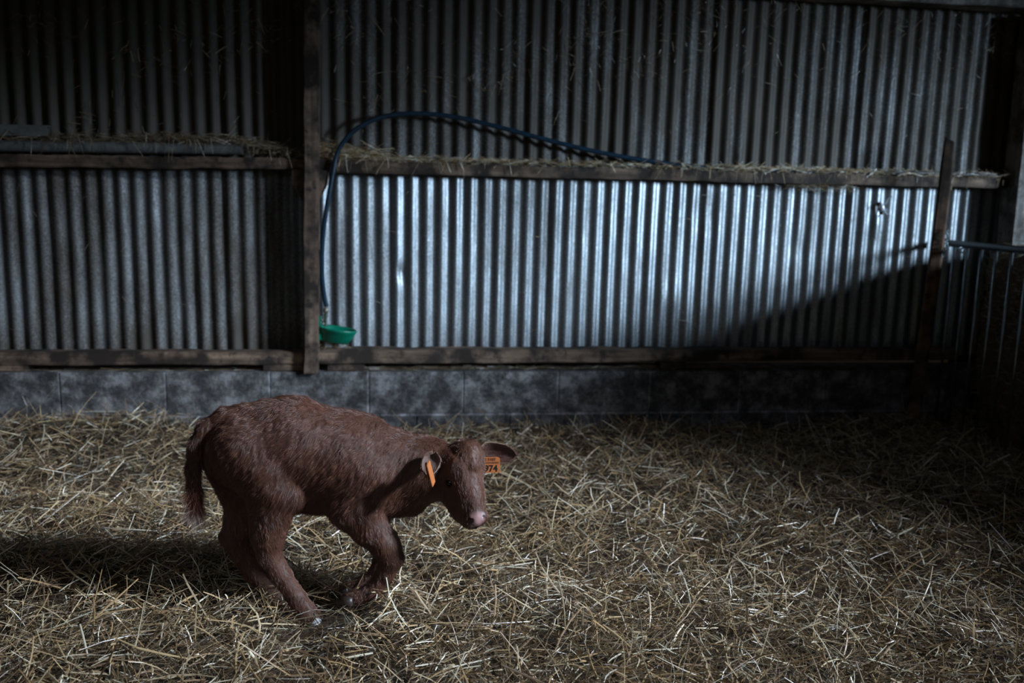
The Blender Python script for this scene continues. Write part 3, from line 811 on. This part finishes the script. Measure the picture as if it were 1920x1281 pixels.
# ears: cupped leaves with thickness
EARM = tint_mat('ear_skin', .6, .3)
def ear(base, tip, wid, side, cup, rgb_in, rgb_out):
    """base, tip world; side = vector across the blade; cup = depth toward the back"""
    ax_ = tip-base; L = np.linalg.norm(ax_); ax_ = ax_/L; side = side-ax_*np.dot(side, ax_); side /= np.linalg.norm(side); nn = np.cross(ax_, side)
    nu, nv = 18, 13; sheets = []
    for th in (0, .0028):
        G = np.zeros((nu, nv, 3))
        for i in range(nu):
            u = i/(nu-1); wv = wid*(.34+.66*math.sin(math.pi*min(1, (u*.80+.18)))**.8)*(1 if u < .7 else math.sqrt(max(0, 1-((u-.7)/.3)**2))+.02)*min(1, .35+u*3.5)
            for j in range(nv):
                v = j/(nv-1)*2-1
                depth = cup*(1-v*v)*(1-.45*u) + .004*math.sin(u*5)
                G[i, j] = base+ax_*(L*u)+side*(wv*v)+nn*(depth+th)
        sheets.append(G)
    V = np.concatenate([g.reshape(-1, 3) for g in sheets]); I = np.arange(nu*nv).reshape(nu, nv); J = I+nu*nv
    f = [np.stack([I[:-1, :-1], I[1:, :-1], I[1:, 1:], I[:-1, 1:]], -1).reshape(-1, 4), np.stack([J[:-1, :-1], J[:-1, 1:], J[1:, 1:], J[1:, :-1]], -1).reshape(-1, 4)]
    rim = np.concatenate([I[:, 0], I[-1, 1:], I[::-1, -1][1:], I[0, ::-1][1:]]); rm2 = rim+nu*nv
    f.append(np.stack([rim[:-1], rm2[:-1], rm2[1:], rim[1:]], -1))
    n1 = nu*nv; col = np.vstack([np.tile(rgb_in, (n1, 1)), np.tile(rgb_out, (n1, 1))])
    vv = np.tile(np.abs(np.linspace(-1, 1, nv))[None, :].repeat(nu, 0).ravel(), 2)[:, None]
    col = col*(1-vv**6)+np.array([.30, .19, .14])*vv**6
    o = adopt(mesh_np('ear', V, np.concatenate(f), EARM, smooth=True, attr=col), calf)
    return o, V, np.concatenate(f[:2]), col
e1, EV1, EF1, EC1 = ear(C3(893, 850, -.068), C3(968, 853, -.075), 22*mp, -Uv*1.0-Rv*.05, .016, (.13, .062, .046), (.12, .045, .03))
e2, EV2, EF2, EC2 = ear(C3(814, 846, -.118), C3(801, 893, -.165), 16.5*mp, -Rv*.95+Uv*.25, .017, (.15, .085, .065), (.13, .05, .035))

# ear tags
def tagplate(parent_e, c, w_, h_, dx, dz, digits):
    nn = np.cross(dx, dz); bm = bmesh.new(); out = []
    for (sx, sz, rr) in ((-1, -1, .12), (1, -1, .12), (1, 1, .3), (-1, 1, .3)):
        for k in range(5):
            a = {(-1, -1): math.pi, (1, -1): 1.5*math.pi, (1, 1): 0, (-1, 1): .5*math.pi}[(sx, sz)] + k/4*math.pi/2
            r_ = rr*w_*.5; out.append((sx*(w_/2-r_)+r_*math.cos(a), sz*(h_/2-r_)+r_*math.sin(a)))
    A = [bm.verts.new(c+dx*x+dz*z-nn*.0011) for x, z in out]; B = [bm.verts.new(c+dx*x+dz*z+nn*.0011) for x, z in out]
    m = len(out); bm.faces.new(A); bm.faces.new(B[::-1])
    for k in range(m): bm.faces.new((A[k], A[(k+1) % m], B[(k+1) % m], B[k]))
    o = bm_obj('ear_tag', bm, ORANGE); o.parent = parent_e; o.matrix_parent_inverse = parent_e.matrix_world.inverted()
    return o, nn
bpy.context.view_layer.update()
dxv = Rv*.995+Uv*.02; dxv = dxv/np.linalg.norm(dxv); dzv = Uv-dxv*np.dot(Uv, dxv); dzv /= np.linalg.norm(dzv)
pc = C3(918, 872, -.092)
wT, hT = 40*mp, 30*mp
tg, nn = tagplate(calf, pc, wT, hT, dxv, dzv, '974')
tg['label'] = 'orange ear tag reading 974'
def text_mesh(body_, size, origin, dx, dz, mat, parent, name, ext=.0003):
    cu = bpy.data.curves.new(name, 'FONT'); cu.body = body_; cu.size = size; cu.align_x = 'CENTER'; cu.align_y = 'CENTER'; cu.extrude = ext; cu.offset = size*.018
    to = bpy.data.objects.new(name, cu); COL.objects.link(to)
    bpy.context.view_layer.update(); dg = bpy.context.evaluated_depsgraph_get()
    me = bpy.data.meshes.new_from_object(to.evaluated_get(dg)); bpy.data.objects.remove(to)
    co = np.zeros(len(me.vertices)*3); me.vertices.foreach_get('co', co); co = co.reshape(-1, 3)
    nv_ = np.cross(dx, dz); W_ = origin+co[:, :1]*dx+co[:, 1:2]*dz+co[:, 2:3]*nv_
    me.vertices.foreach_set('co', W_.ravel()); me.materials.clear(); me.materials.append(mat)
    o = bpy.data.objects.new(name, me); COL.objects.link(o); o.parent = parent
    return o
toc = -nn if np.dot(nn, Fv) > 0 else nn
t1 = text_mesh('7974', 17*mp, pc+toc*.0016-dzv*7*mp-dxv*1.5*mp, dxv*1.0, dzv, INK, tg, 'tag_digits')
# small code line and bar strip above the digits
INK2 = plain('faded_ink', (.20, .07, .03), .6, var=.1)
t2 = text_mesh('22 5107', 7.5*mp, pc+toc*.0016+dzv*10.5*mp, dxv, dzv, INK2, tg, 'tag_code')
bm = bmesh.new(); r1 = np.random.default_rng(4); x = -16
while x < 17:
    w_ = .5+.9*r1.random(); c = [pc+toc*.0014+dxv*(xx*mp)+dzv*(zz*mp) for xx, zz in ((x, 2.2), (x+w_, 2.2), (x+w_, 6), (x, 6))]
    bm.faces.new([bm.verts.new(q) for q in c]); x += w_+.5+.4*r1.random()
tb = bm_obj('tag_bars', bm, INK2); tb.parent = tg
# near tag hanging from the left ear, seen edge-on
ca = C3(808, 888, -.190); zz = C3(803.5, 867, -.190)-C3(814, 908, -.190); hh = np.linalg.norm(zz); zz /= hh
xx = Fv*.985+Rv*.13; xx -= zz*np.dot(xx, zz); xx /= np.linalg.norm(xx)
tg2, _ = tagplate(calf, ca, .045, hh, xx, zz, '')
cb = C3(801, 884, -.175); zb = C3(797, 866, -.175)-C3(803, 898, -.175); hb = np.linalg.norm(zb); zb /= hb
tg3, _ = tagplate(calf, cb, .018, hb, xx, zb, '')
tg3.name = 'tag_backing'

# ---- fur: short hairs rooted on the body
def hairs(name, P, Dd, Nn, L, rad, col, parent, mat, seed, clump=.35, K=5, lift=.35, curl=1.0):
    r = np.random.default_rng(seed); n = len(P)
    q = noise3(P, .016, seed, 2); q2 = noise3(P, .03, seed+1, 2)
    fd = Dd/np.linalg.norm(Dd, axis=1)[:, None]; al = (P*fd).sum(1)[:, None]; PA = (P-fd*al)/.0032 + fd*al/.015
    an = noise3(PA, 1.0, seed+2, 2); L = L*(1+.5*an)
    T = Dd-Nn*(Dd*Nn).sum(1)[:, None]; T /= (np.linalg.norm(T, axis=1)[:, None]+1e-9); Bn = np.cross(Nn, T)
    ang = (.55*q+.5*q2)*curl + r.normal(0, .16, n)
    T = T*np.cos(ang)[:, None]+Bn*np.sin(ang)[:, None]
    lf = lift*(1+.5*noise3(P, .02, seed+3)+1.3*an) + r.normal(0, .08, n); lf = np.clip(lf, .04, 1.2)
    pts = np.zeros((n, K, 3), np.float32); cur = P-Nn*.0008; 
    for i in range(K):
        pts[:, i] = cur; t = i/(K-1); l_ = lf*(1-.75*t)
        cur = cur + (T*np.cos(l_)[:, None]+Nn*np.sin(l_)[:, None])*(L/(K-1))[:, None]
    hc = bpy.data.hair_curves.new(name); hc.add_curves([K]*n)
    hc.attributes['position'].data.foreach_set('vector', pts.ravel())
    ra = hc.attributes.get('radius') or hc.attributes.new('radius', 'FLOAT', 'POINT')
    rr = rad[:, None]*np.linspace(1, .35, K)[None]; ra.data.foreach_set('value', rr.astype(np.float32).ravel())
    ca_ = hc.attributes.new('tint', 'FLOAT_COLOR', 'POINT'); cc = np.ones((n, K, 4), np.float32); cc[..., :3] = col[:, None]
    cc[..., :3] *= (1+.32*an)[:, None, None]; ca_.data.foreach_set('color', cc.ravel()); hc.materials.append(mat)  # clump tone painted into the hairs, shading the grooves between tufts
    o = bpy.data.objects.new(name, hc); COL.objects.link(o); adopt(o, parent); o['kind'] = 'stuff'
    return o
def sample(P, Q, n, seed):
    r = np.random.default_rng(seed); a = np.linalg.norm(np.cross(P[Q[:, 2]]-P[Q[:, 0]], P[Q[:, 3]]-P[Q[:, 1]]), axis=1)*.5
    i = r.choice(len(Q), n, p=a/a.sum()); u, v = r.random((2, n, 1))
    A_ = P[Q[i]]; return (A_[:, 0]*(1-u)*(1-v)+A_[:, 1]*u*(1-v)+A_[:, 2]*u*v+A_[:, 3]*(1-u)*v), i
FURM, fnt, fb = newmat('calf_hair')
at_ = nd(fnt, 'ShaderNodeAttribute', attribute_name='tint'); fnt.links.new(at_.outputs['Color'], fb.inputs['Base Color'])
fb.inputs['Roughness'].default_value = .38; fb.inputs['Specular IOR Level'].default_value = .75
def flow(P):
    """hair direction as world vectors"""
    p = proj(P); D_ = np.tile(np.array([-.62, 0, -.78]), (len(P), 1))
    m = p[:, 0] < 395; D_[m] = (.0, 0, -1)
    m = (p[:, 1] > 965) & (p[:, 0] < 620); D_[m] = (.25, 0, -1)
    m = (p[:, 1] > 965) & (p[:, 0] > 600); D_[m] = (.1, 0, -1)
    t = np.clip((p[:, 0]-770)/70, 0, 1)[:, None]; D_ = D_*(1-t)+np.array([.12, -.3, -1])*t
    return D_
NB = normals(BP, BQ)
hp0, fi = sample(BP, BQ, 210000, 3)
hn = NB[BQ[fi]].mean(1); hn /= np.linalg.norm(hn, axis=1)[:, None]
pp = proj(hp0)
# bare nose pad, eye sockets and hoof crowns carry none
dn = np.linalg.norm(hp0-C3(893, 972, -.175), axis=1)/mp; de = np.linalg.norm(hp0-C3(844, 905, -.115), axis=1)/mp
keep = (dn > 19) & (de > 8.5)
hp0, hn, pp = hp0[keep], hn[keep], pp[keep]
rh = np.random.default_rng(8)
Lh = .0125*(.7+.6*rh.random(len(hp0))); head = (pp[:, 0] > 815) & (pp[:, 1] > 825); leg = pp[:, 1] > 1000
hf = np.clip((pp[:, 0]-780)/60, 0, 1)*np.clip((pp[:, 1]-815)/10, 0, 1); Lh *= 1-.45*hf; Lh[leg] *= .6
belly = (pp[:, 1] > 930) & (pp[:, 1] < 975) & (pp[:, 0] > 540) & (pp[:, 0] < 690); Lh[belly] *= 1.5
nv_ = np.linalg.norm(hp0-C3(561, 958, 0), axis=1)/mp < 13; Lh[nv_] *= 2.2
hc_ = coat(hp0, rh)*(1.35*(1+.55*noise3(hp0*np.array([1, 1, .5]), .011, 36, 2))*(.6+.8*rh.random(len(hp0))))[:, None]
hairs('fur', hp0, flow(hp0), hn, Lh, np.full(len(hp0), .00026), hc_, calf, FURM, 41, lift=.34, curl=1.0)
# tail switch
rt = np.random.default_rng(12); n = 2600; u = rt.random(n)
tpth = spline([C3(362, 880, -.03), C3(365, 925, -.035), C3(369, 962, -.035)], 50)
base = tpth[(u**.7*49).astype(int)] + rt.normal(0, .006, (n, 3)); nn_ = rt.normal(0, 1, (n, 3)); nn_ /= np.linalg.norm(nn_, axis=1)[:, None]
cw = np.clip((u-.65)*3, 0, 1)[:, None]; cs = np.array([.24, .085, .05])*(1-cw)+np.array([.55, .5, .45])*cw
dsw = np.tile(np.array([-.05, 0, -1.]), (n, 1)); dsw[:, 0] += rt.normal(0, .12, n)
hairs('tail_switch', base, dsw, nn_, .035+.03*rt.random(n), np.full(n, .00035), cs*(.7+.6*rt.random((n, 1))), calf, FURM, 43, lift=.03, curl=.4)
# ear fringe
for EV, EF, EC, sd in ((EV1, EF1, EC1, 44), (EV2, EF2, EC2, 45)):
    q_, j_ = sample(EV, EF, 7000, sd); N_ = normals(EV, EF)[EF[j_]].mean(1); N_ /= (np.linalg.norm(N_, axis=1)[:, None]+1e-9)
    tipd = EV[17*13+6]-EV[6]; tipd /= np.linalg.norm(tipd)
    hairs('ear_fur', q_, np.tile(tipd, (len(q_), 1)), N_, .010*(.6+.8*rh.random(len(q_))), np.full(len(q_), .0002), EC[EF[j_, 0]]*1.1, calf, FURM, sd, lift=.3, curl=.8)
